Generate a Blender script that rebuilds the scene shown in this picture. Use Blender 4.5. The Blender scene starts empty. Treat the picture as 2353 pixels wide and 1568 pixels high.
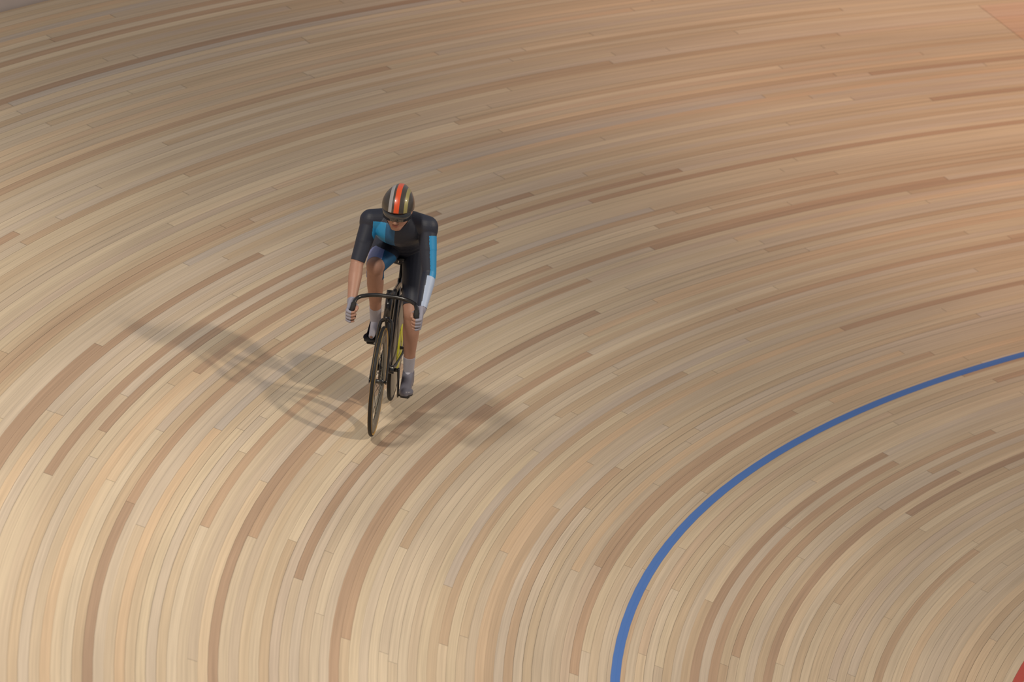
import bpy, bmesh, math, random
from mathutils import Vector as V, Matrix as M
random.seed(7)
R_ = math.radians
sc = bpy.context.scene
COL = sc.collection

# ------------------------------------------------------------------ track shape
WIDTH = 10.0                                      # boards, foot to outer edge
R_BEND, K1, B0, B1 = 21.28876, 0.525548, 0.350949, 0.172499   # the bend tightens and banks up as it goes on
DL = 0.05; LMIN = -27.0
def _path():
    n = int(68/DL); h = 0.0; x = y = 0.0; pts = []
    for i in range(n):
        l = LMIN+i*DL; h += DL/R_BEND*(1+K1*math.tanh(l/15)); x += math.sin(h)*DL; y += math.cos(h)*DL
        pts.append((x, y, h))
    i0 = int(round(-LMIN/DL)); x0, y0, h0 = pts[i0]
    c, s_ = math.cos(h0), math.sin(h0)
    return [((x-x0)*c-(y-y0)*s_, (x-x0)*s_+(y-y0)*c, h-h0) for x, y, h in pts]
PATH = _path()
def line_at(l):
    f = (l-LMIN)/DL; i = max(0, min(len(PATH)-2, int(f))); t = f-i
    return [PATH[i][k]*(1-t)+PATH[i+1][k]*t for k in range(3)]
def bank(l): return B0+B1*math.tanh(l/15)
def surf(l, s, lift=0.0):
    """point l metres along the foot line, s metres up the banking"""
    x, y, h = line_at(l); b = bank(l)
    o = s*math.cos(b)-lift*math.sin(b)
    return V((x-math.cos(h)*o, y+math.sin(h)*o, s*math.sin(b)+lift*math.cos(b)))
def flat(l, o, z):
    x, y, h = line_at(l); return V((x-math.cos(h)*o, y+math.sin(h)*o, z))
S0 = 5.2095                                       # where the front wheel touches
P0 = surf(0, S0)

# ------------------------------------------------------------------ camera
cam = bpy.data.objects.new('camera', bpy.data.cameras.new('camera')); COL.objects.link(cam)
sc.camera = cam
cX = V((0.98806506, 0.15073986, 0.03170079)); cF = V((-0.14536292, 0.98055165, -0.1318639))
cY = cX.cross(cF).normalized(); cX = cF.cross(cY).normalized()
cam.matrix_world = M(((cX.x, cY.x, -cF.x, 0.4473286), (cX.y, cY.y, -cF.y, -30.38093104),
                      (cX.z, cY.z, -cF.z, 6.50645422), (0, 0, 0, 1)))
cam.data.sensor_width = 36.0
cam.data.lens = 11857.857*36/2353
cam.data.clip_end = 400; cam.data.clip_start = 0.5
cam.data.dof.use_dof = True
cam.data.dof.focus_distance = 31.2
cam.data.dof.aperture_fstop = 4.0

# ------------------------------------------------------------------ light
w = bpy.data.worlds.new('hall'); sc.world = w; w.use_nodes = True
w.node_tree.nodes['Background'].inputs[0].default_value = (0.97, 0.93, 0.94, 1)
w.node_tree.nodes['Background'].inputs[1].default_value = 0.26
def spot(name, loc, target, power, radius, color, angle=70, blend=1.0):
    l = bpy.data.lights.new(name, 'SPOT'); l.energy = power; l.shadow_soft_size = radius
    l.color = color; l.spot_size = R_(angle); l.spot_blend = blend
    o = bpy.data.objects.new(name, l); COL.objects.link(o); o.location = loc
    o.rotation_euler = (V(target)-V(loc)).to_track_quat('-Z', 'Y').to_euler()
    return o
warm = (1.0, 0.83, 0.62)
T0 = V(P0)
# hall floodlight over the infield (shadow of the rider up the bank)
spot('floodlight_infield', T0+V((1.28, -.08, .83))*13, T0+V((-1, 0, 0)), 5500, 0.95, warm, 75)
# hall floodlight high in front of the bend, over the near outer stand
spot('floodlight_front', T0+V((-.35, -1.6, 1.7))*8.0, T0+V((-3.0, -4.8, 0)), 10600, 0.95, (1.0, .90, .75), 58)
# hall floodlight over the far part of the bend
spot('floodlight_far', (7.5, 11, 17), surf(12.5, 6.8), 8200, 1.8, (1.0, .64, .42), 68)
sc.view_settings.view_transform = 'Standard'
sc.view_settings.look = 'None'
sc.view_settings.gamma = 1
sc.view_settings.use_curve_mapping = False
sc.view_settings.exposure = 0.0

# ------------------------------------------------------------------ materials
def mat(name, col, rough=.5, metal=0, noise=0.0, nscale=40, coat=0, trans=0, spec=.5):
    m = bpy.data.materials.new(name); m.use_nodes = True
    nt = m.node_tree; b = nt.nodes['Principled BSDF']
    b.inputs['Roughness'].default_value = rough; b.inputs['Metallic'].default_value = metal
    b.inputs['Coat Weight'].default_value = coat
    b.inputs['Specular IOR Level'].default_value = spec
    c = (*col, 1)
    if noise:
        tc = nt.nodes.new('ShaderNodeTexCoord'); n = nt.nodes.new('ShaderNodeTexNoise')
        n.inputs['Scale'].default_value = nscale; n.inputs['Detail'].default_value = 4
        r = nt.nodes.new('ShaderNodeMix'); r.data_type = 'RGBA'
        r.inputs[6].default_value = tuple(x*(1-noise) for x in col)+(1,)
        r.inputs[7].default_value = tuple(min(1, x*(1+noise)) for x in col)+(1,)
        nt.links.new(tc.outputs['Object'], n.inputs['Vector']); nt.links.new(n.outputs['Fac'], r.inputs[0])
        nt.links.new(r.outputs[2], b.inputs['Base Color'])
        bp = nt.nodes.new('ShaderNodeBump'); bp.inputs['Strength'].default_value = .15; bp.inputs['Distance'].default_value = .002
        nt.links.new(n.outputs['Fac'], bp.inputs['Height']); nt.links.new(bp.outputs[0], b.inputs['Normal'])
    else:
        b.inputs['Base Color'].default_value = c
    if trans: b.inputs['Transmission Weight'].default_value = trans
    return m

def wood_material(name, tint=None, amount=0.0, contrast=.78):
    """narrow larch boards along the lap direction; uv.x = metres along, uv.y = metres across"""
    m = bpy.data.materials.new(name); m.use_nodes = True
    nt = m.node_tree; N = nt.nodes.new; L = nt.links.new; b = nt.nodes['Principled BSDF']
    uv = N('ShaderNodeUVMap'); uv.uv_map = 'track'
    sep = N('ShaderNodeSeparateXYZ'); L(uv.outputs[0], sep.inputs[0])
    def math_(op, a, c=None, v=None):
        n = N('ShaderNodeMath'); n.operation = op
        L(a, n.inputs[0]) if hasattr(a, 'links') else setattr(n.inputs[0], 'default_value', a)
        if c is not None:
            L(c, n.inputs[1]) if hasattr(c, 'links') else setattr(n.inputs[1], 'default_value', c)
        return n.outputs[0]
    BW, BL = 0.052, 9.0
    rowf = math_('DIVIDE', sep.outputs[1], BW); row = math_('FLOOR', rowf); rfr = math_('FRACT', rowf)
    wn = N('ShaderNodeTexWhiteNoise'); wn.noise_dimensions = '1D'; L(row, wn.inputs['W'])
    off = math_('MULTIPLY', wn.outputs['Value'], BL)
    colf = math_('DIVIDE', math_('ADD', sep.outputs[0], off), BL); colm = math_('FLOOR', colf); cfr = math_('FRACT', colf)
    cmb = N('ShaderNodeCombineXYZ'); L(row, cmb.inputs[0]); L(colm, cmb.inputs[1])
    wn2 = N('ShaderNodeTexWhiteNoise'); wn2.noise_dimensions = '2D'; L(cmb.outputs[0], wn2.inputs['Vector'])
    ramp = N('ShaderNodeValToRGB'); L(wn2.outputs['Value'], ramp.inputs[0])
    cols = [(0, (.37, .24, .165)), (.06, (.47, .31, .205)), (.15, (.53, .40, .27)), (.36, (.59, .47, .33)),
            (.5, (.55, .45, .345)), (.62, (.63, .52, .37)), (.76, (.57, .48, .39)), (.87, (.68, .57, .42)), (.95, (.63, .45, .29)), (1, (.50, .45, .41))]
    mean = (.57, .455, .325)
    el = ramp.color_ramp.elements
    while len(el) < len(cols): el.new(.5)
    for e, (p, c) in zip(el, cols):
        e.position = p; e.color = (*[mean[i]+(c[i]-mean[i])*contrast for i in range(3)], 1)
    # long grain streaks inside a board
    mp = N('ShaderNodeMapping'); mp.inputs['Scale'].default_value = (.55, 95, 1); L(uv.outputs[0], mp.inputs[0])
    addv = N('ShaderNodeVectorMath'); addv.operation = 'ADD'; L(mp.outputs[0], addv.inputs[0]); L(wn2.outputs['Color'], addv.inputs[1])
    g = N('ShaderNodeTexNoise'); g.inputs['Scale'].default_value = 1; g.inputs['Detail'].default_value = 5; L(addv.outputs[0], g.inputs['Vector'])
    gm = N('ShaderNodeMapRange'); gm.inputs['From Min'].default_value = .25; gm.inputs['From Max'].default_value = .75
    gm.inputs['To Min'].default_value = .84; gm.inputs['To Max'].default_value = 1.12; L(g.outputs['Fac'], gm.inputs['Value'])
    # broad wear patches
    mp2 = N('ShaderNodeMapping'); mp2.inputs['Scale'].default_value = (.16, .9, 1); L(uv.outputs[0], mp2.inputs[0])
    g2 = N('ShaderNodeTexNoise'); g2.inputs['Scale'].default_value = 1.3; g2.inputs['Detail'].default_value = 3; L(mp2.outputs[0], g2.inputs['Vector'])
    gm2 = N('ShaderNodeMapRange'); gm2.inputs['From Min'].default_value = .3; gm2.inputs['From Max'].default_value = .7
    gm2.inputs['To Min'].default_value = .91; gm2.inputs['To Max'].default_value = 1.1; L(g2.outputs['Fac'], gm2.inputs['Value'])
    # gaps between boards and butt joints
    d = math_('ABSOLUTE', math_('SUBTRACT', rfr, .5)); gap = math_('GREATER_THAN', d, .474)
    wn3 = N('ShaderNodeTexWhiteNoise'); wn3.noise_dimensions = '1D'; L(math_('ADD', row, .37), wn3.inputs['W'])
    gap = math_('MULTIPLY', gap, math_('MULTIPLY', wn3.outputs['Value'], .7))
    d2 = math_('ABSOLUTE', math_('SUBTRACT', cfr, .5)); gap2 = math_('MULTIPLY', math_('GREATER_THAN', d2, .4995), .5)
    gp = math_('SUBTRACT', 1.0, math_('MAXIMUM', gap, gap2))
    f = math_('MULTIPLY', math_('MULTIPLY', gm.outputs[0], gm2.outputs[0]), gp)
    mul = N('ShaderNodeVectorMath'); mul.operation = 'SCALE'; L(ramp.outputs[0], mul.inputs[0]); L(f, mul.inputs['Scale'])
    out = mul.outputs[0]
    if tint:
        mx = N('ShaderNodeMix'); mx.data_type = 'RGBA'; mx.inputs[0].default_value = amount
        L(out, mx.inputs[6]); mx.inputs[7].default_value = (*tint, 1); out = mx.outputs[2]
    L(out, b.inputs['Base Color'])
    b.inputs['Roughness'].default_value = .55
    b.inputs['Specular IOR Level'].default_value = .3
    bp = N('ShaderNodeBump'); bp.inputs['Strength'].default_value = .3; bp.inputs['Distance'].default_value = .002
    L(gp, bp.inputs['Height']); L(bp.outputs[0], b.inputs['Normal'])
    return m

WOOD = wood_material('larch_boards')
BLUE = wood_material('blue_line_paint', (.035, .17, .56), .93)
REDP = wood_material('red_line_paint', (.50, .05, .04), .93)
BLACKP = wood_material('black_line_paint', (.02, .02, .02), .95)
AZURE = wood_material('azure_band_paint', (.05, .30, .60), .9)
REDTINT = wood_material('red_tinted_boards', (.62, .22, .15), .2)  # board colour shifted slightly towards red, for the patch near the outer edge
CONC = mat('infield_concrete', (.42, .40, .37), .8, noise=.15, nscale=3)
FENCE = mat('fence_panel', (.47, .42, .41), .5, noise=.06, nscale=5)
RAIL = mat('fence_rail', (.55, .55, .56), .35, .6)

# ------------------------------------------------------------------ mesh helpers
def finish(name, bm, mats, parent=None, smooth=True, **props):
    me = bpy.data.meshes.new(name); bm.normal_update(); bm.to_mesh(me); bm.free()
    for m in (mats if isinstance(mats, (list, tuple)) else [mats]): me.materials.append(m)
    if smooth:
        for p in me.polygons: p.use_smooth = True
    o = bpy.data.objects.new(name, me); COL.objects.link(o)
    if parent: o.parent = parent
    for k, v in props.items(): o[k] = v
    return o

def frame_of(t):
    t = t.normalized(); a = V((0, 0, 1)) if abs(t.z) < .9 else V((1, 0, 0))
    n = t.cross(a).normalized(); return n, t.cross(n).normalized()

def tube(bm, pts, rad, n=14, closed=False, squash=None, up=None):
    """rad: number or list; squash=(a,b) scales the section along side/up"""
    pts = [V(p) for p in pts]; k = len(pts)
    rad = [rad]*k if not hasattr(rad, '__len__') else rad
    sq = squash or (1, 1); rings = []
    pn = None
    for i, p in enumerate(pts):
        if closed: t = pts[(i+1) % k]-pts[i-1]
        else: t = pts[min(i+1, k-1)]-pts[max(i-1, 0)]
        t.normalize()
        if up is not None: a = t.cross(V(up)).normalized(); b = a.cross(t).normalized()
        else:
            if pn is None: a, b = frame_of(t)
            else: a = (pn-t*pn.dot(t)).normalized(); b = t.cross(a).normalized()
            pn = a
        rings.append([bm.verts.new(p+(a*math.cos(j*math.tau/n)*sq[0]+b*math.sin(j*math.tau/n)*sq[1])*rad[i]) for j in range(n)])
    m = k if closed else k-1
    for i in range(m):
        A, B = rings[i], rings[(i+1) % k]
        for j in range(n): bm.faces.new((A[j], A[(j+1) % n], B[(j+1) % n], B[j]))
    if not closed:
        bm.faces.new(rings[0]); bm.faces.new(rings[-1][::-1])
    bmesh.ops.recalc_face_normals(bm, faces=bm.faces)

def box(bm, c, size, rot=None):
    mt = M.Translation(V(c)) @ (rot.to_4x4() if rot else M.Identity(4)) @ M.Diagonal((*size, 1))
    return bmesh.ops.create_cube(bm, size=1, matrix=mt)['verts']

def ellipsoid(bm, c, r, rot=None, u=28, v=18):
    mt = M.Translation(V(c)) @ (rot.to_4x4() if rot else M.Identity(4)) @ M.Diagonal((*r, 1))
    return bmesh.ops.create_uvsphere(bm, u_segments=u, v_segments=v, radius=1, matrix=mt)['verts']

def cone(bm, a, b, ra, rb, n=24):
    """tapered capsule"""
    a, b = V(a), V(b); d = b-a; L = d.length
    ellipsoid(bm, a, (ra,)*3, u=20, v=12); ellipsoid(bm, b, (rb,)*3, u=20, v=12)
    if L < 1e-5: return
    q = d.to_track_quat('Z', 'Y').to_matrix().to_4x4()
    sn = (ra-rb)/L; sn = max(-.95, min(.95, sn)); cs = math.sqrt(1-sn*sn)
    p1 = a+d.normalized()*ra*sn; p2 = b+d.normalized()*rb*sn
    mt = M.Translation((p1+p2)/2) @ q
    bmesh.ops.create_cone(bm, cap_ends=True, segments=n, radius1=ra*cs, radius2=rb*cs, depth=(p2-p1).length, matrix=mt)

def lathe_x(bm, prof, c, n=96, closed=True):
    """prof: list of (x, r) rings around the x axis through c"""
    c = V(c); rings = []
    for i in range(n):
        a = i*math.tau/n
        rings.append([bm.verts.new(c+V((x, r*math.sin(a), r*math.cos(a)))) for x, r in prof])
    k = len(prof)
    for i in range(n):
        A, B = rings[i], rings[(i+1) % n]
        for j in range(k if closed else k-1):
            bm.faces.new((A[j], A[(j+1) % k], B[(j+1) % k], B[j]))
    bmesh.ops.recalc_face_normals(bm, faces=bm.faces)

def catmull(pts, m=8):
    pts = [V(p) for p in pts]; P = [pts[0]*2-pts[1]]+pts+[pts[-1]*2-pts[-2]]; out = []
    for i in range(1, len(P)-2):
        for j in range(m):
            t = j/m
            out.append(.5*((2*P[i])+(-P[i-1]+P[i+1])*t+(2*P[i-1]-5*P[i]+4*P[i+1]-P[i+2])*t*t+(-P[i-1]+3*P[i]-3*P[i+1]+P[i+2])*t**3))
    out.append(pts[-1]); return out

def evaluated(bm, mods):
    """run modifiers over a bmesh, return a new bmesh"""
    me = bpy.data.meshes.new('tmp'); bm.to_mesh(me); bm.free()
    o = bpy.data.objects.new('tmp', me); COL.objects.link(o)
    for kind, kw in mods:
        md = o.modifiers.new(kind, kind)
        for a, v in kw.items(): setattr(md, a, v)
    dg = bpy.context.evaluated_depsgraph_get(); dg.update()
    res = bpy.data.meshes.new_from_object(o.evaluated_get(dg))
    out = bmesh.new(); out.from_mesh(res)
    bpy.data.objects.remove(o); bpy.data.meshes.remove(me); bpy.data.meshes.remove(res)
    return out

# ------------------------------------------------------------------ the velodrome
TH0, TH1, DT = -26.0, 34.0, 0.4
THS = [TH0+i*DT for i in range(int((TH1-TH0)/DT)+1)]
def strip(name, s_list, material, lift=0.0, thick=0.0, ths=THS, top=None, **props):
    """banked sheet between the given across-track positions, uv in metres"""
    bm = bmesh.new(); uvl = bm.loops.layers.uv.new('track')
    rings = []
    for th in ths:
        ring = [(bm.verts.new(surf(th, s, lift)), th*1.25, s) for s in s_list]
        if thick:
            ring += [(bm.verts.new(surf(th, s, lift-thick)), th*1.25, s) for s in reversed(s_list)]
        rings.append(ring)
    n = len(rings[0])
    for A, B in zip(rings, rings[1:]):
        for j in range(n if thick else n-1):
            q = [A[j], A[(j+1) % n], B[(j+1) % n], B[j]]
            f = bm.faces.new([x[0] for x in q])
            for l, x in zip(f.loops, q): l[uvl].uv = (x[1], x[2])
    if thick:
        bm.faces.new([x[0] for x in rings[0]]); bm.faces.new([x[0] for x in rings[-1]])
    bmesh.ops.recalc_face_normals(bm, faces=bm.faces)
    return finish(name, bm, material, smooth=False, **props)

strip('floor', [i*.5 for i in range(21)], WOOD, 0, .12, kind='structure',
      label='banked cycling track of narrow blond larch boards')
strip('trim_1', [3.303, 3.33, 3.357], BLUE, .0024, .0016, kind='structure',
      label='thin blue line curving round the board track')
strip('trim_2', [1.03, 1.06, 1.09], REDP, .0024, .0016, kind='structure',
      label="red line near the foot of the track")
strip('trim_3', [.18, .205, .23], BLACKP, .0024, .0016, kind='structure')
strip('trim_4', [7.4, 7.6, 7.8, 8.0], REDTINT, .0024, .0016, ths=[11.6+i*DT for i in range(14)], kind='structure',
      label='faint reddish patch near the outer edge of the track')
def flat_ring(name, r0, r1, z, material, thick=.1, **props):
    bm = bmesh.new(); uvl = bm.loops.layers.uv.new('track'); rings = []
    for th in THS:
        rings.append([(bm.verts.new(flat(th, r, zz)), th*1.25, -r) for r, zz in ((r0, z), (r1, z), (r1, z-thick), (r0, z-thick))])
    for A, B in zip(rings, rings[1:]):
        for j in range(4):
            q = [A[j], A[(j+1) % 4], B[(j+1) % 4], B[j]]
            f = bm.faces.new([x[0] for x in q])
            for l, x in zip(f.loops, q): l[uvl].uv = (x[1], x[2])
    bm.faces.new([x[0] for x in rings[0]]); bm.faces.new([x[0] for x in rings[-1]])
    bmesh.ops.recalc_face_normals(bm, faces=bm.faces)
    return finish(name, bm, material, smooth=False, **props)
flat_ring('trim_5', -1.0, -.03, 0, AZURE, kind='structure')
flat_ring('floor_infield', -9, -1.0, -.01, CONC, kind='structure')

# outer fence: panels, posts and rail stand on the upper edge of the boards
def wall():
    bm = bmesh.new(); rings = []
    def edge(l, o, z):
        e = surf(l, WIDTH); _, _, h = line_at(l); return e+V((-math.cos(h)*o, math.sin(h)*o, z))
    for th in THS: rings.append([bm.verts.new(edge(th, a, b)) for a, b in ((.03, -.1), (.03, .95), (.07, .95), (.07, -.1))])
    for A, B in zip(rings, rings[1:]):
        for j in range(4): bm.faces.new((A[j], A[(j+1) % 4], B[(j+1) % 4], B[j]))
    bm.faces.new(rings[0]); bm.faces.new(rings[-1]); bmesh.ops.recalc_face_normals(bm, faces=bm.faces)
    o = finish('wall_outer', bm, FENCE, smooth=False, kind='structure', label='pale grey fence panels along the top edge of the track')
    bm = bmesh.new()
    tube(bm, [edge(t, .05, .98) for t in THS], .03, 10)
    finish('handrail', bm, RAIL, o)
    bm = bmesh.new()
    for i in range(0, len(THS), 4): box(bm, edge(THS[i], .10, .4), (.06, .05, 1.1), M.Rotation(-line_at(THS[i])[2], 3, 'Z'))
    finish('fence_posts', bm, RAIL, o, smooth=False)
wall()

# ------------------------------------------------------------------ bike frame of reference
REAR = surf(0.85, S0+.11)
by = (REAR-P0).normalized()
bz = V((math.sin(R_(4.6)), 0, math.cos(R_(4.6)))); bz = (bz-by*bz.dot(by)).normalized()
bx = by.cross(bz).normalized()
BASE = M(((bx.x, by.x, bz.x, P0.x), (bx.y, by.y, bz.y, P0.y), (bx.z, by.z, bz.z, P0.z), (0, 0, 0, 1)))

CARBON = mat('black_carbon', (.012, .012, .014), .3, coat=.5)
GREYC = mat('grey_carbon', (.115, .11, .09), .42, coat=.3)
RUBBER = mat('tyre_rubber', (.008, .008, .009), .6)
AMBER = mat('amber_sidewall', (.55, .32, .07), .6)
YELLOW = mat('yellow_paint', (.62, .62, .02), .4)
ALLOY = mat('alloy', (.45, .45, .47), .3, .9)
CHROME = mat('dark_steel', (.10, .10, .10), .35, .9)
TAPE = mat('bar_tape', (.015, .015, .017), .75, noise=.2, nscale=150)
SADDLEM = mat('saddle_leather', (.01, .01, .012), .5)

bike = bpy.data.objects.new('track_bicycle', None); COL.objects.link(bike); bike.matrix_world = BASE
bike['label'] = 'black track bicycle with a rear disc wheel, on the banked boards'
bike['category'] = 'bicycle'
WR = .336; LIFT = .012
FA, RA = V((0, 0, WR+LIFT)), V((0, .98, WR+LIFT))
def axis(z): return V((0, .042+.306*(z-.347), z))     # steering axis
BBK = V((0, .585, .295))

def tyre(parent, c):
    bm = bmesh.new(); R0 = WR-.0115
    lathe_x(bm, [(.0115*math.cos(a), R0+.0115*math.sin(a)) for a in [i*math.tau/16 for i in range(16)]], c, 128)
    t = finish('tyre', bm, RUBBER, parent)
    bm = bmesh.new()
    for s in (-1, 1):
        pr = []
        for a in (-50, -30, -10, 12): pr.append((s*.0122*math.cos(R_(a)), R0+.0122*math.sin(R_(a))))
        for a in (12, -50): pr.append((s*.0105*math.cos(R_(a)), R0+.0105*math.sin(R_(a))))
        lathe_x(bm, pr, c, 128)
    return t, bm

# front wheel: deep grey rim with bladed spokes
bm = bmesh.new()
prof = [(-.0095, .318), (-.013, .300), (-.012, .268), (-.006, .238), (0, .231), (.006, .238), (.012, .268), (.013, .300), (.0095, .318), (0, .313)]
lathe_x(bm, prof, FA, 128)
fw = finish('front_wheel', bm, GREYC, bike, label='front wheel with a deep grey rim and amber tyre walls')
t, sb = tyre(fw, FA); finish('tyre_sidewall', sb, AMBER, fw)
bm = bmesh.new()
for i in range(18):
    a = i*math.tau/18; s = 1 if i % 2 else -1
    p = FA+V((s*.028, .02*math.sin(a+s*.6), .02*math.cos(a+s*.6))); q = FA+V((0, .234*math.sin(a), .234*math.cos(a)))
    tube(bm, [p, q], .0016, 6)
finish('spokes', bm, CHROME, fw)
bm = bmesh.new(); lathe_x(bm, [(-.048, 0.0005), (-.048, .008), (-.034, .009), (-.032, .022), (-.026, .022), (-.022, .013), (.022, .013), (.026, .022), (.032, .022), (.034, .009), (.048, .008), (.048, .0005)], FA, 32, closed=False)
finish('hub', bm, CHROME, fw)

# rear wheel: lens shaped disc
bm = bmesh.new()
prof = [(-.0095, .318), (-.012, .300), (-.020, .15), (-.024, .04), (-.026, .0005), (.026, .0005), (.024, .04), (.020, .15), (.012, .300), (.0095, .318), (0, .312)]
lathe_x(bm, prof, RA, 128)
rw = finish('rear_wheel', bm, CARBON, bike, label='black disc rear wheel with a yellow emblem')
t, sb = tyre(rw, RA); sb.free()
bm = bmesh.new()
for s in (-1, 1):                                      # yellow oval emblem ring round the hub of the disc
    k = 48; outer, inner, o2, i2 = [], [], [], []
    for i in range(k):
        a = i*math.tau/k
        for lst, rr, dx in ((outer, .150, .0012), (inner, .045, .0012), (o2, .150, -.002), (i2, .045, -.002)):
            y, z = rr*math.sin(a), rr*math.cos(a)*1.0
            x = .0245-.0045*min(1, max(0, (rr-.04)/.11))
            lst.append(bm.verts.new(RA+V((s*(x+dx), y, z))))
    for i in range(k):
        j = (i+1) % k
        for A, B in ((outer, inner), (inner, i2), (i2, o2), (o2, outer)): bm.faces.new((A[i], A[j], B[j], B[i]))
bmesh.ops.recalc_face_normals(bm, faces=bm.faces)
finish('emblem', bm, YELLOW, rw, label='yellow emblem on the disc')
bm = bmesh.new(); lathe_x(bm, [(-.062, .0005), (-.062, .008), (-.027, .011), (.027, .011), (.062, .008), (.062, .0005)], RA, 32, closed=False)
finish('hub', bm, CHROME, rw)

# frame
hb, ht = axis(.715), axis(.835)
STOP = V((0, .758, .83))                               # top of the seat tube
bm = bmesh.new()
U = (1, 0, 0)
tube(bm, [hb, ht], .021, 20)
tube(bm, [hb+V((0, .012, .02)), BBK], .026, 20, squash=(1.3, .62), up=U)     # down tube
tube(bm, [ht+V((0, .01, -.03)), STOP+V((0, -.004, -.03))], .018, 20, squash=(1.2, .8), up=U)
tube(bm, [BBK, STOP], .023, 20, squash=(1.3, .65), up=U)
bmesh.ops.create_cone(bm, cap_ends=True, segments=28, radius1=.026, radius2=.026, depth=.072, matrix=M.Translation(BBK) @ M.Rotation(R_(90), 4, 'Y'))
for s in (-1, 1):
    tube(bm, catmull([BBK+V((s*.024, .02, 0)), BBK+V((s*.032, .12, .005)), RA+V((s*.055, -.01, 0))], 6), [.011]*7+[.008]*6, 12)
    tube(bm, catmull([STOP+V((s*.014, .012, -.06)), STOP+V((s*.032, .06, -.16)), RA+V((s*.055, -.005, .01))], 6), .0075, 12)
    box(bm, RA+V((s*.056, 0, 0)), (.006, .05, .03))
finish('frame', bm, CARBON, bike)
bm = bmesh.new()                                       # fork
tube(bm, [hb+V((0, .004, .006)), hb+V((0, -.004, -.02))], [.022, .024], 20)
for s in (-1, 1):
    tube(bm, catmull([hb+V((s*.008, 0, -.012)), hb+V((s*.036, -.008, -.045)), (hb+FA)/2+V((s*.042, .012, 0)), FA+V((s*.05, .004, 0))], 7),
         [.017-.009*i/21 for i in range(22)], 14, squash=(1.15, .8), up=U)
    box(bm, FA+V((s*.051, 0, 0)), (.006, .024, .024))
finish('fork', bm, CARBON, bike)
# seatpost and saddle
SAD = V((0, .80, .965))
bm = bmesh.new(); d = (STOP-BBK).normalized()
tube(bm, [STOP-d*.06, STOP+d*.10], .0135, 18, squash=(1.2, .8), up=U); box(bm, STOP+d*.105, (.04, .05, .02))
finish('seatpost', bm, CARBON, bike)
bm = bmesh.new()
rings = [(-.14, .018, .012), (-.13, .021, .016), (-.06, .026, .018), (.02, .045, .02), (.09, .066, .022), (.13, .064, .020), (.145, .045, .012)]
tube(bm, catmull([SAD+V((0, y, .004*(y/.14)**2)) for y, _, _ in rings], 4), [a for i in range(6) for a in [rings[i][1]+(rings[i+1][1]-rings[i][1])*j/4 for j in range(4)]]+[.045], 24, squash=(1, .38), up=(0, 0, 1))
sd = finish('saddle', bm, SADDLEM, bike)
bm = bmesh.new()
for s in (-1, 1): tube(bm, catmull([SAD+V((s*.012, -.11, -.005)), SAD+V((s*.022, -.04, -.035)), SAD+V((s*.022, .05, -.037)), SAD+V((s*.04, .11, -.008))], 6), .0035, 8)
finish('rails', bm, ALLOY, sd)
# stem and handlebar
CL = V((0, .088, .858))
bm = bmesh.new(); tube(bm, [ht+V((0, .004, .02)), CL], [.019, .016], 18)
tube(bm, [axis(.83), axis(.872)], .0205, 18)
finish('stem', bm, CARBON, bike)
def bar_pts(s):
    return [V((0, .088, .858)), V((s*.06, .087, .858)), V((s*.12, .076, .852)), V((s*.168, .045, .842)), V((s*.186, .006, .826)),
            V((s*.192, -.026, .795)), V((s*.195, -.030, .760)), V((s*.198, -.012, .724)), V((s*.20, .03, .704)), V((s*.20, .085, .699)), V((s*.20, .13, .698))]
bm = bmesh.new()
L_ = catmull(bar_pts(-1), 8)[::-1]; Rr = catmull(bar_pts(1), 8)
tube(bm, L_+Rr[1:], .0125, 14)
hbj = finish('handlebar', bm, CARBON, bike)
for s in (-1, 1):
    bm = bmesh.new(); pts = catmull(bar_pts(s), 8)[36:]
    tube(bm, pts, .0155, 16); cone(bm, pts[-1], pts[-1]+V((0, .004, 0)), .0162, .0162)
    finish('bar_tape', bm, TAPE, hbj)
# drivetrain (image left is the rider's right, drive side)
bm = bmesh.new(); CRX = -.052
k = 50; ch = BBK+V((CRX+.008, 0, 0)); ra, rb = [], []
prof = [(-.002, .060), (.002, .060), (.002, .096), (-.002, .096)]
lathe_x(bm, prof, ch, 96)
for i in range(48):
    a = i*math.tau/48; p = ch+V((0, .0985*math.sin(a), .0985*math.cos(a)))
    box(bm, p, (.003, .006, .007), M.Rotation(-a, 3, 'X'))
for i in range(5):
    a = i*math.tau/5; tube(bm, [ch, ch+V((0, .066*math.sin(a), .066*math.cos(a)))], [.014, .007], 8, squash=(1, .35), up=U)
finish('chainring', bm, CHROME, bike)
cog = RA+V((CRX+.008, 0, 0))
bm = bmesh.new(); lathe_x(bm, [(-.002, .018), (.002, .018), (.002, .030), (-.002, .030)], cog, 40)
finish('rear_cog', bm, CHROME, bike)
bm = bmesh.new()
dz = (.1005-.032)
pts = []
for i in range(17): a = math.pi*i/16; pts.append(ch+V((0, -.1005*math.sin(a), .1005*math.cos(a))))
for i in range(1, 20): t = i/20; pts.append((ch+V((0, 0, -.1005))).lerp(cog+V((0, 0, -.032)), t))
for i in range(9): a = math.pi*i/8; pts.append(cog+V((0, .032*math.sin(a), -.032*math.cos(a))))
for i in range(1, 20): t = i/20; pts.append((cog+V((0, 0, .032))).lerp(ch+V((0, 0, .1005)), t))
tube(bm, pts, .004, 8, closed=True, squash=(1, .9)); finish('chain', bm, CHROME, bike)
CA = R_(10)                                            # crank a little past top
cr = V((0, .165*math.sin(CA)*-1, .165*math.cos(CA)))
PED = {}
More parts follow.
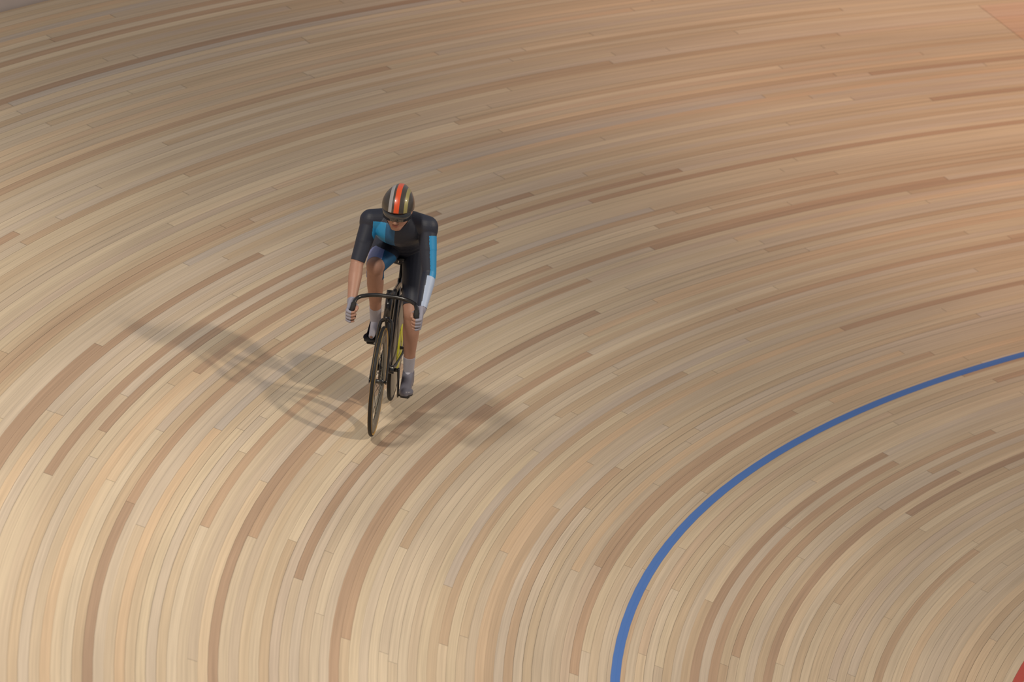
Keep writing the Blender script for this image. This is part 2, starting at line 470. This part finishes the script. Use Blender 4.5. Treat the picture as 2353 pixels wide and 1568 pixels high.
for s, v in ((-1, cr), (1, -cr)):
    a = BBK+V((s*.064, 0, 0)); b = a+v+V((s*.008, 0, 0))
    bm = bmesh.new(); tube(bm, [a-v*.08, a, a.lerp(b, .5), b, b+v*.07], [.014, .017, .014, .013, .011], 16, squash=(.5, 1), up=(0, 1, .2))
    bmesh.ops.create_cone(bm, cap_ends=True, segments=20, radius1=.012, radius2=.012, depth=.03, matrix=M.Translation(a-V((s*.012, 0, 0))) @ M.Rotation(R_(90), 4, 'Y'))
    ca = finish('crank_arm', bm, CARBON, bike)
    pc = b+V((s*.045, 0, 0)); PED[s] = pc
    bm = bmesh.new(); tube(bm, [b, pc+V((s*.03, 0, 0))], .006, 12)
    vs = box(bm, pc, (.056, .07, .014)); bmesh.ops.bevel(bm, geom=[e for e in bm.edges if all(x in vs for x in e.verts)], offset=.004, segments=2, affect='EDGES')
    finish('pedal', bm, CHROME, ca)

# ------------------------------------------------------------------ the rider
NAVY = mat('navy_lycra', (.022, .028, .05), .55, noise=.12, nscale=260)
CYAN = mat('bright_blue_lycra', (.02, .27, .58), .5, noise=.08, nscale=260)
TEAL = mat('deep_blue_lycra', (.015, .10, .24), .5, noise=.08, nscale=260)
PALE = mat('pale_blue_lycra', (.42, .52, .72), .5, noise=.06, nscale=260)
PERI = mat('periwinkle_lycra', (.24, .29, .60), .5, noise=.06, nscale=260)
SKIN = mat('skin', (.42, .235, .175), .5, noise=.10, nscale=25)
LIP = mat('lips', (.36, .13, .11), .45)
HBLACK = mat('helmet_charcoal', (.055, .047, .04), .3, coat=.4)
HGREY = mat('helmet_silver', (.36, .36, .38), .35, coat=.3)
HRED = mat('helmet_red', (.72, .085, .018), .35, coat=.3)
HOLIVE = mat('helmet_olive', (.30, .27, .10), .4, coat=.3)
VISOR = mat('visor_tint', (.03, .035, .045), .12, coat=1)
GLOVE = mat('glove_fabric', (.30, .30, .38), .7, noise=.1, nscale=200)
SOCK = mat('sock_knit', (.42, .42, .50), .8, noise=.1, nscale=200)
SHOE = mat('shoe_cover', (.17, .17, .22), .4, noise=.05)
SOLE = mat('shoe_sole', (.02, .02, .02), .5)
EYEW = mat('eye_white', (.8, .8, .78), .2); IRIS = mat('iris', (.03, .025, .02), .2)

H = {s: V((s*.092, .805, 1.035)) for s in (-1, 1)}
KN = {-1: V((-.125, .395, .965)), 1: V((.112, .575, .665))}
AN = {}
for s in (-1, 1): AN[s] = PED[s]+V((-s*.003, .10, .105 if s < 0 else .125))
# knee of the lowered leg on the circle that keeps thigh and shin lengths
SH = {s: V((s*.172, .325, 1.262)) for s in (-1, 1)}
EL = {s: V((s*.222, .235, 1.000)) for s in (-1, 1)}
GRIP = {s: V((s*.1965, -.022, .742)) for s in (-1, 1)}
WRI = {s: V((s*.212, .060, .800)) for s in (-1, 1)}
NECK = V((0, .30, 1.30)); HC = V((0, .165, 1.385))    # head centre
hp = R_(24)
HROT = M.Rotation(hp, 3, 'X')                          # head tipped down toward -y
def hd(x, y, z): return HC+HROT @ V((x, y, z))

bm = bmesh.new()
# torso
tor = [(.83, 1.02, .155, .115), (.77, 1.07, .150, .115), (.68, 1.13, .135, .105), (.58, 1.175, .135, .105), (.48, 1.205, .150, .112), (.39, 1.225, .165, .112), (.33, 1.235, .160, .098)]
for i, (y, z, rx, rz) in enumerate(tor):
    ellipsoid(bm, (0, y, z), (rx, .085, rz), M.Rotation(R_(-20), 3, 'X'))
    if i:
        y0, z0, rx0, rz0 = tor[i-1]
        for t in (.33, .67): ellipsoid(bm, (0, y0+(y-y0)*t, z0+(z-z0)*t), (rx0+(rx-rx0)*t, .085, rz0+(rz-rz0)*t), M.Rotation(R_(-20), 3, 'X'))
for s in (-1, 1):
    ellipsoid(bm, (s*.08, .86, 1.03), (.085, .085, .10))                      # glutes
    cone(bm, (s*.07, .36, 1.265), SH[s], .075, .066)                         # shoulder girdle
    ellipsoid(bm, SH[s]+V((s*.008, 0, -.012)), (.058, .062, .072))           # deltoid
    cone(bm, SH[s], SH[s].lerp(EL[s], .5), .056, .050)
    cone(bm, SH[s].lerp(EL[s], .45), EL[s], .050, .040)
    d = WRI[s]-EL[s]
    cone(bm, EL[s], EL[s]+d*.3, .040, .042); cone(bm, EL[s]+d*.3, WRI[s], .042, .026)
    # thigh, shin
    k, h, a = KN[s], H[s], AN[s]
    cone(bm, h, h.lerp(k, .35), .098, .088); cone(bm, h.lerp(k, .35), h.lerp(k, .8), .088, .066); cone(bm, h.lerp(k, .8), k, .066, .054)
    cone(bm, k, k+V((0, .004, -.01)), .054, .053)
    cone(bm, k, k.lerp(a, .3), .050, .052); cone(bm, k.lerp(a, .3), k.lerp(a, .62), .052, .038); cone(bm, k.lerp(a, .62), a, .038, .030)
    ellipsoid(bm, k.lerp(a, .28)+V((0, .022, 0)), (.043, .042, .09))         # calf
    # foot inside the shoe
    toe = PED[s]+V((0, -.055, .038)); heel = a+V((0, .035, -.055 if s < 0 else -.06))
    heel += V((0, -.008, .012)); toe += V((0, .02, .008))
    cone(bm, a, heel, .030, .022); cone(bm, heel, toe, .020, .016); cone(bm, a, toe, .028, .016)
cone(bm, NECK+V((0, .03, -.02)), hd(0, .03, -.06), .062, .056)
# head: skull, brow, cheeks, jaw, nose, ears
ellipsoid(bm, hd(0, .012, .015), (.074, .094, .098), HROT)
ellipsoid(bm, hd(0, -.030, -.030), (.060, .058, .078), HROT)
cone(bm, hd(0, -.055, -.098), hd(0, -.02, -.085), .024, .040)
for s in (-1, 1):
    cone(bm, hd(s*.052, .01, -.06), hd(s*.014, -.058, -.100), .024, .018)
    ellipsoid(bm, hd(s*.040, -.062, -.025), (.022, .020, .018), HROT)
    ellipsoid(bm, hd(s*.028, -.080, .020), (.026, .012, .008), HROT)
    ellipsoid(bm, hd(s*.078, .018, -.015), (.010, .018, .030), HROT)
cone(bm, hd(0, -.086, .012), hd(0, -.108, -.032), .008, .012)
for s in (-1, 1): ellipsoid(bm, hd(s*.012, -.098, -.036), (.009, .012, .008), HROT)
ellipsoid(bm, hd(0, -.086, -.062), (.024, .010, .006), HROT); ellipsoid(bm, hd(0, -.083, -.073), (.020, .010, .007), HROT)
# hands: palm, five fingers closed round the hooks of the bar
for s in (-1, 1):
    G, Wr = GRIP[s], WRI[s]
    ax = V((0, .30, -.95)).normalized()                # index to little finger, along the bar
    e1 = V((s, 0, 0)); e2 = V((0, -.95, -.30)).normalized()
    lens = [150, 165, 155, 135]
    for i in range(4):
        c = G+ax*((i-1.5)*.0215)+e2*.001
        rr = [.0098, .0100, .0094, .0084][i]; R1 = .0165+rr
        ang = [-35+(lens[i]+35)*j/6 for j in range(7)]
        pts = [c+(e1*math.cos(R_(a))+e2*math.sin(R_(a)))*(R1*(1.12 if j in (2, 4) else 1.0)) for j, a in enumerate(ang)]
        for j in range(6): cone(bm, pts[j], pts[j+1], rr*(1-.035*j), rr*(1-.035*(j+1)), 12)
        kn = c+(e1*math.cos(R_(-35))+e2*math.sin(R_(-35)))*R1*1.05
        cone(bm, Wr+V((0, -.01, 0))+ax*((i-1.5)*.011), kn, .017, .0118, 14)
    th = [Wr+V((-s*.012, -.012, .0)), G-ax*.040-e2*.045-e1*.018, G-ax*.046-e2*.012-e1*.030, G-ax*.044+e2*.016-e1*.028]
    for j in range(3): cone(bm, th[j], th[j+1], [.016, .0125, .0112][j], [.0125, .0112, .0095][j], 14)
body = evaluated(bm, [('REMESH', dict(mode='VOXEL', voxel_size=.0034, adaptivity=0)), ('SMOOTH', dict(factor=.5, iterations=6))])

rider = bpy.data.objects.new('person', None); COL.objects.link(rider); rider.matrix_world = BASE
rider['label'] = 'cyclist in a navy and blue skinsuit and red-striped helmet, crouched over the drop bars'
rider['category'] = 'person'

def dist_seg(p, a, b):
    d = b-a; t = max(0, min(1, (p-a).dot(d)/d.length_squared)); return (p-(a+d*t)).length, t
def region(p):
    """which limb a surface point belongs to, and how far along it"""
    s = 1 if p.x > 0 else -1; best = None
    cands = [('upper', SH[s], EL[s], .052), ('fore', EL[s], WRI[s], .038), ('hand', WRI[s], GRIP[s], .045),
             ('thigh', H[s], KN[s], .080), ('shin', KN[s], AN[s], .042), ('foot', AN[s], PED[s]+V((0, -.05, .03)), .05),
             ('torso', V((s*.05, .83, 1.03)), V((s*.07, .34, 1.24)), .12), ('head', NECK+V((0, -.035, .02)), HC, .09)]
    for nm, a, b, r in cands:
        d, t = dist_seg(p, a, b)
        if best is None or d/r < best[0]: best = (d/r, nm, t, s)
    return best[1:]

def garment(name, test, mats, offset, cuts, parent=rider, pick=None, **props):
    g = body.copy()
    for co, no in cuts:
        bmesh.ops.bisect_plane(g, geom=g.verts[:]+g.edges[:]+g.faces[:], plane_co=co, plane_no=no, dist=1e-5)
    kill = [f for f in g.faces if not test(f.calc_center_median())]
    bmesh.ops.delete(g, geom=kill, context='FACES')
    g.normal_update()
    for v in g.verts: v.co += v.normal*offset
    if pick:
        for f in g.faces: f.material_index = pick(f.calc_center_median(), f.normal)
    g = evaluated(g, [('SOLIDIFY', dict(thickness=.0035, offset=-1))])
    return finish(name, g, mats, parent, **props)

def limb_cut(a, b, t): return (a.lerp(b, t), (b-a).normalized())
SL_T = .93; HEM = {-1: .96, 1: .90}
cuts = []
for s in (-1, 1):
    cuts += [limb_cut(SH[s], EL[s], SL_T), limb_cut(H[s], KN[s], HEM[s]), limb_cut(EL[s], WRI[s], .93)]
cuts.append((NECK+V((0, -.03, .018)), V((0, -.75, .6)).normalized()))
def side(p, a, b, t): return (p-a.lerp(b, t)).dot((b-a).normalized())
def suit_test(p):
    nm, t, s = region(p)
    if nm in ('hand', 'foot', 'shin'): return False
    if nm == 'head': return (p-(NECK+V((0, -.03, .018)))).dot(V((0, -.75, .6))) < 0
    if nm == 'fore': return s > 0 and side(p, EL[s], WRI[s], .93) < 0
    if nm == 'upper': return s > 0 or side(p, SH[s], EL[s], SL_T) < 0
    if nm == 'thigh': return side(p, H[s], KN[s], HEM[s]) < 0
    return True
def suit_pick(p, n):
    nm, t, s = region(p)
    if nm == 'torso' and p.y < .46 and n.y < .1 and p.z < 1.27:
        if -.150 < p.x < -.070: return 1
        if -.070 <= p.x < -.012: return 2
    if s > 0 and nm == 'upper' and t > .22 and n.x > .25: return 1
    if s > 0 and nm == 'fore': return 3 if n.x > -.1 else 0
    if nm == 'thigh' and s < 0:
        if t > .6: return 4 if p.x < KN[s].x+.036 else 2
        if n.x > .5: return 2
    return 0
garment('skinsuit', suit_test, [NAVY, CYAN, TEAL, PALE, PERI], .0028, cuts, pick=suit_pick,
        label='navy skinsuit with bright blue chest and sleeve panels')
for s in (-1, 1):
    gc = WRI[s].lerp(GRIP[s], -.15); gd = (GRIP[s]-WRI[s]).normalized()
    fc = GRIP[s]-V((0, 0, 0)); 
    garment('glove', lambda p, s=s, gc=gc, gd=gd: p.x*s > 0 and region(p)[0] in ('hand', 'fore') and (p-gc).dot(gd) > 0 and not (p.x*s < GRIP[s].x*s-.002 and p.y < GRIP[s].y+.010) and (p-GRIP[s]).length < .13,
            GLOVE, .0016, [(gc, gd)])
    sa = KN[s].lerp(AN[s], .72); sdn = (AN[s]-KN[s]).normalized(); shc = AN[s]+V((0, 0, .012))
    garment('sock', lambda p, s=s, sa=sa, sdn=sdn: p.x*s > 0 and region(p)[0] in ('shin', 'foot') and (p-sa).dot(sdn) > 0 and (p-AN[s]).length < .16,
            SOCK, .0022, [(sa, sdn)])
    # shoe: upper swollen over the foot, stiff sole with cleat
    a = AN[s]; toe = PED[s]+V((0, -.062, .036)); heel = a+V((0, .036, -.058 if s < 0 else -.063))
    bs = bmesh.new()
    cone(bs, a+V((0, .004, .004)), heel, .037, .037); cone(bs, heel, toe+V((0, .03, .002)), .033, .036); cone(bs, a+V((0, -.01, -.01)), toe+V((0, .03, .006)), .036, .034)
    cone(bs, toe+V((0, .03, .002)), toe+V((0, -.012, -.004)), .036, .026)
    ellipsoid(bs, toe+V((s*.006, .035, 0)), (.046, .06, .026))
    pitch = math.atan2(heel.z-toe.z, heel.y-toe.y)
    g = evaluated(bs, [('REMESH', dict(mode='VOXEL', voxel_size=.004)), ('SMOOTH', dict(factor=.5, iterations=5))])
    bmesh.ops.bisect_plane(g, geom=g.verts[:]+g.edges[:]+g.faces[:], plane_co=a+V((0, 0, .022)), plane_no=(sdn*-1), clear_outer=True, dist=1e-5)
    sole_n = V((0, -math.sin(pitch), math.cos(pitch)))
    sole_c = toe+V((0, 0, -.016))
    bmesh.ops.bisect_plane(g, geom=g.verts[:]+g.edges[:]+g.faces[:], plane_co=sole_c, plane_no=sole_n*-1, clear_outer=True, dist=1e-5)
    hold = g.copy()
    shoe = finish('shoe', g, SHOE, rider)
    # sole plate follows the cut outline
    bd = [e for e in hold.edges if e.is_boundary and abs((e.verts[0].co-sole_c).dot(sole_n)) < .002]
    vs = list({v for e in bd for v in e.verts}); cen = sum((v.co for v in vs), V())/len(vs)
    vs.sort(key=lambda v: math.atan2(v.co.x-cen.x, v.co.y-cen.y))
    b2 = bmesh.new(); up_, dn_ = [], []
    for v in vs[::2]:
        q = cen+(v.co-cen)*1.03; up_.append(b2.verts.new(q+sole_n*.002)); dn_.append(b2.verts.new(q-sole_n*.006))
    b2.faces.new(up_); b2.faces.new(dn_[::-1])
    for i in range(len(up_)): j = (i+1) % len(up_); b2.faces.new((up_[i], up_[j], dn_[j], dn_[i]))
    bmesh.ops.recalc_face_normals(b2, faces=b2.faces); hold.free()
    box(b2, PED[s]+V((0, 0, .011)), (.035, .045, .012))
    finish('sole', b2, SOLE, shoe, smooth=False)

finish('body', body, SKIN, rider)
# eyes, lips
for s in (-1, 1):
    bm = bmesh.new(); ellipsoid(bm, hd(s*.030, -.0755, .002), (.013, .0125, .0115), HROT); 
    e = finish('eye', bm, EYEW, rider)
    bm = bmesh.new(); ellipsoid(bm, hd(s*.030, -.0862, .001), (.006, .003, .006), HROT); finish('iris', bm, IRIS, e)
bm = bmesh.new(); ellipsoid(bm, hd(0, -.0885, -.0625), (.021, .0085, .0045), HROT); ellipsoid(bm, hd(0, -.0865, -.0715), (.018, .0085, .0055), HROT)
finish('lips', bm, LIP, rider)

# helmet: smooth aero shell with a short tail, coloured bands run front to back
bm = bmesh.new()
NU, NV = 96, 48; grid = []
for i in range(NV+1):
    ph = math.pi*i/NV; row = []
    for j in range(NU):
        a = math.tau*j/NU
        x = .099*math.sin(ph)*math.cos(a); y = .128*math.sin(ph)*math.sin(a); z = .112*math.cos(ph)
        if y > 0:
            k = (y/.128)**1.6; y *= 1.55; x *= 1-.42*k; z = z*(1-.35*k)+.0*k
        else:
            k = (-y/.128); z *= 1-.08*k*k
        row.append(bm.verts.new(V((x, y, z))))
    grid.append(row)
for i in range(NV):
    for j in range(NU):
        vs = (grid[i][j], grid[i+1][j], grid[i+1][(j+1) % NU], grid[i][(j+1) % NU]); bm.faces.new(vs)
bmesh.ops.remove_doubles(bm, verts=bm.verts, dist=1e-5)
for xx in (-.047, -.026, -.013, .018, .046, .066):
    bmesh.ops.bisect_plane(bm, geom=bm.verts[:]+bm.edges[:]+bm.faces[:], plane_co=(xx, 0, 0), plane_no=(1, 0, 0), dist=1e-6)
bmesh.ops.bisect_plane(bm, geom=bm.verts[:]+bm.edges[:]+bm.faces[:], plane_co=(0, -.05, .002), plane_no=V((0, -.28, -.96)), clear_outer=True, dist=1e-6)
for f in bm.faces:
    c = f.calc_center_median(); x = c.x
    f.material_index = 1 if -.047 < x < -.026 else 2 if -.013 < x < .018 else 3 if .046 < x < .066 else 0
bmesh.ops.recalc_face_normals(bm, faces=bm.faces)
for v in bm.verts: v.co = hd(v.co.x, v.co.y+.006, v.co.z+.022)
bm = evaluated(bm, [('SOLIDIFY', dict(thickness=.012, offset=-1))])
hel = finish('helmet', bm, [HBLACK, HGREY, HRED, HOLIVE], rider, label='dark aero helmet with a red centre stripe and thin silver and olive stripes')
# visor: curved shield under the helmet brim
bm = bmesh.new(); nv = 24; A, B, C, D = [], [], [], []
for i in range(nv+1):
    a = R_(-66+132*i/nv); cx, cy = math.sin(a), -math.cos(a)
    for lst, rr, z in ((A, .094, .030), (B, .098, -.016-.010*abs(math.sin(a*1.3))), (C, .0955, -.016-.010*abs(math.sin(a*1.3))), (D, .0915, .030)):
        lst.append(bm.verts.new(hd(cx*rr, cy*rr*1.22+.004, z)))
for i in range(nv):
    for P, Q in ((A, B), (B, C), (C, D), (D, A)): bm.faces.new((P[i], P[i+1], Q[i+1], Q[i]))
bm.faces.new((A[0], B[0], C[0], D[0])); bm.faces.new((A[-1], B[-1], C[-1], D[-1]))
bmesh.ops.recalc_face_normals(bm, faces=bm.faces)
finish('visor', bm, VISOR, hel, label='dark tinted visor')
bm = bmesh.new()
for s in (-1, 1):
    tube(bm, catmull([hd(s*.082, .01, .0), hd(s*.077, .0, -.045), hd(s*.052, -.02, -.10), hd(s*.012, -.04, -.128), hd(0, -.04, -.130)], 5), .004, 8, squash=(1, .5))
finish('chin_strap', bm, TAPE, hel)
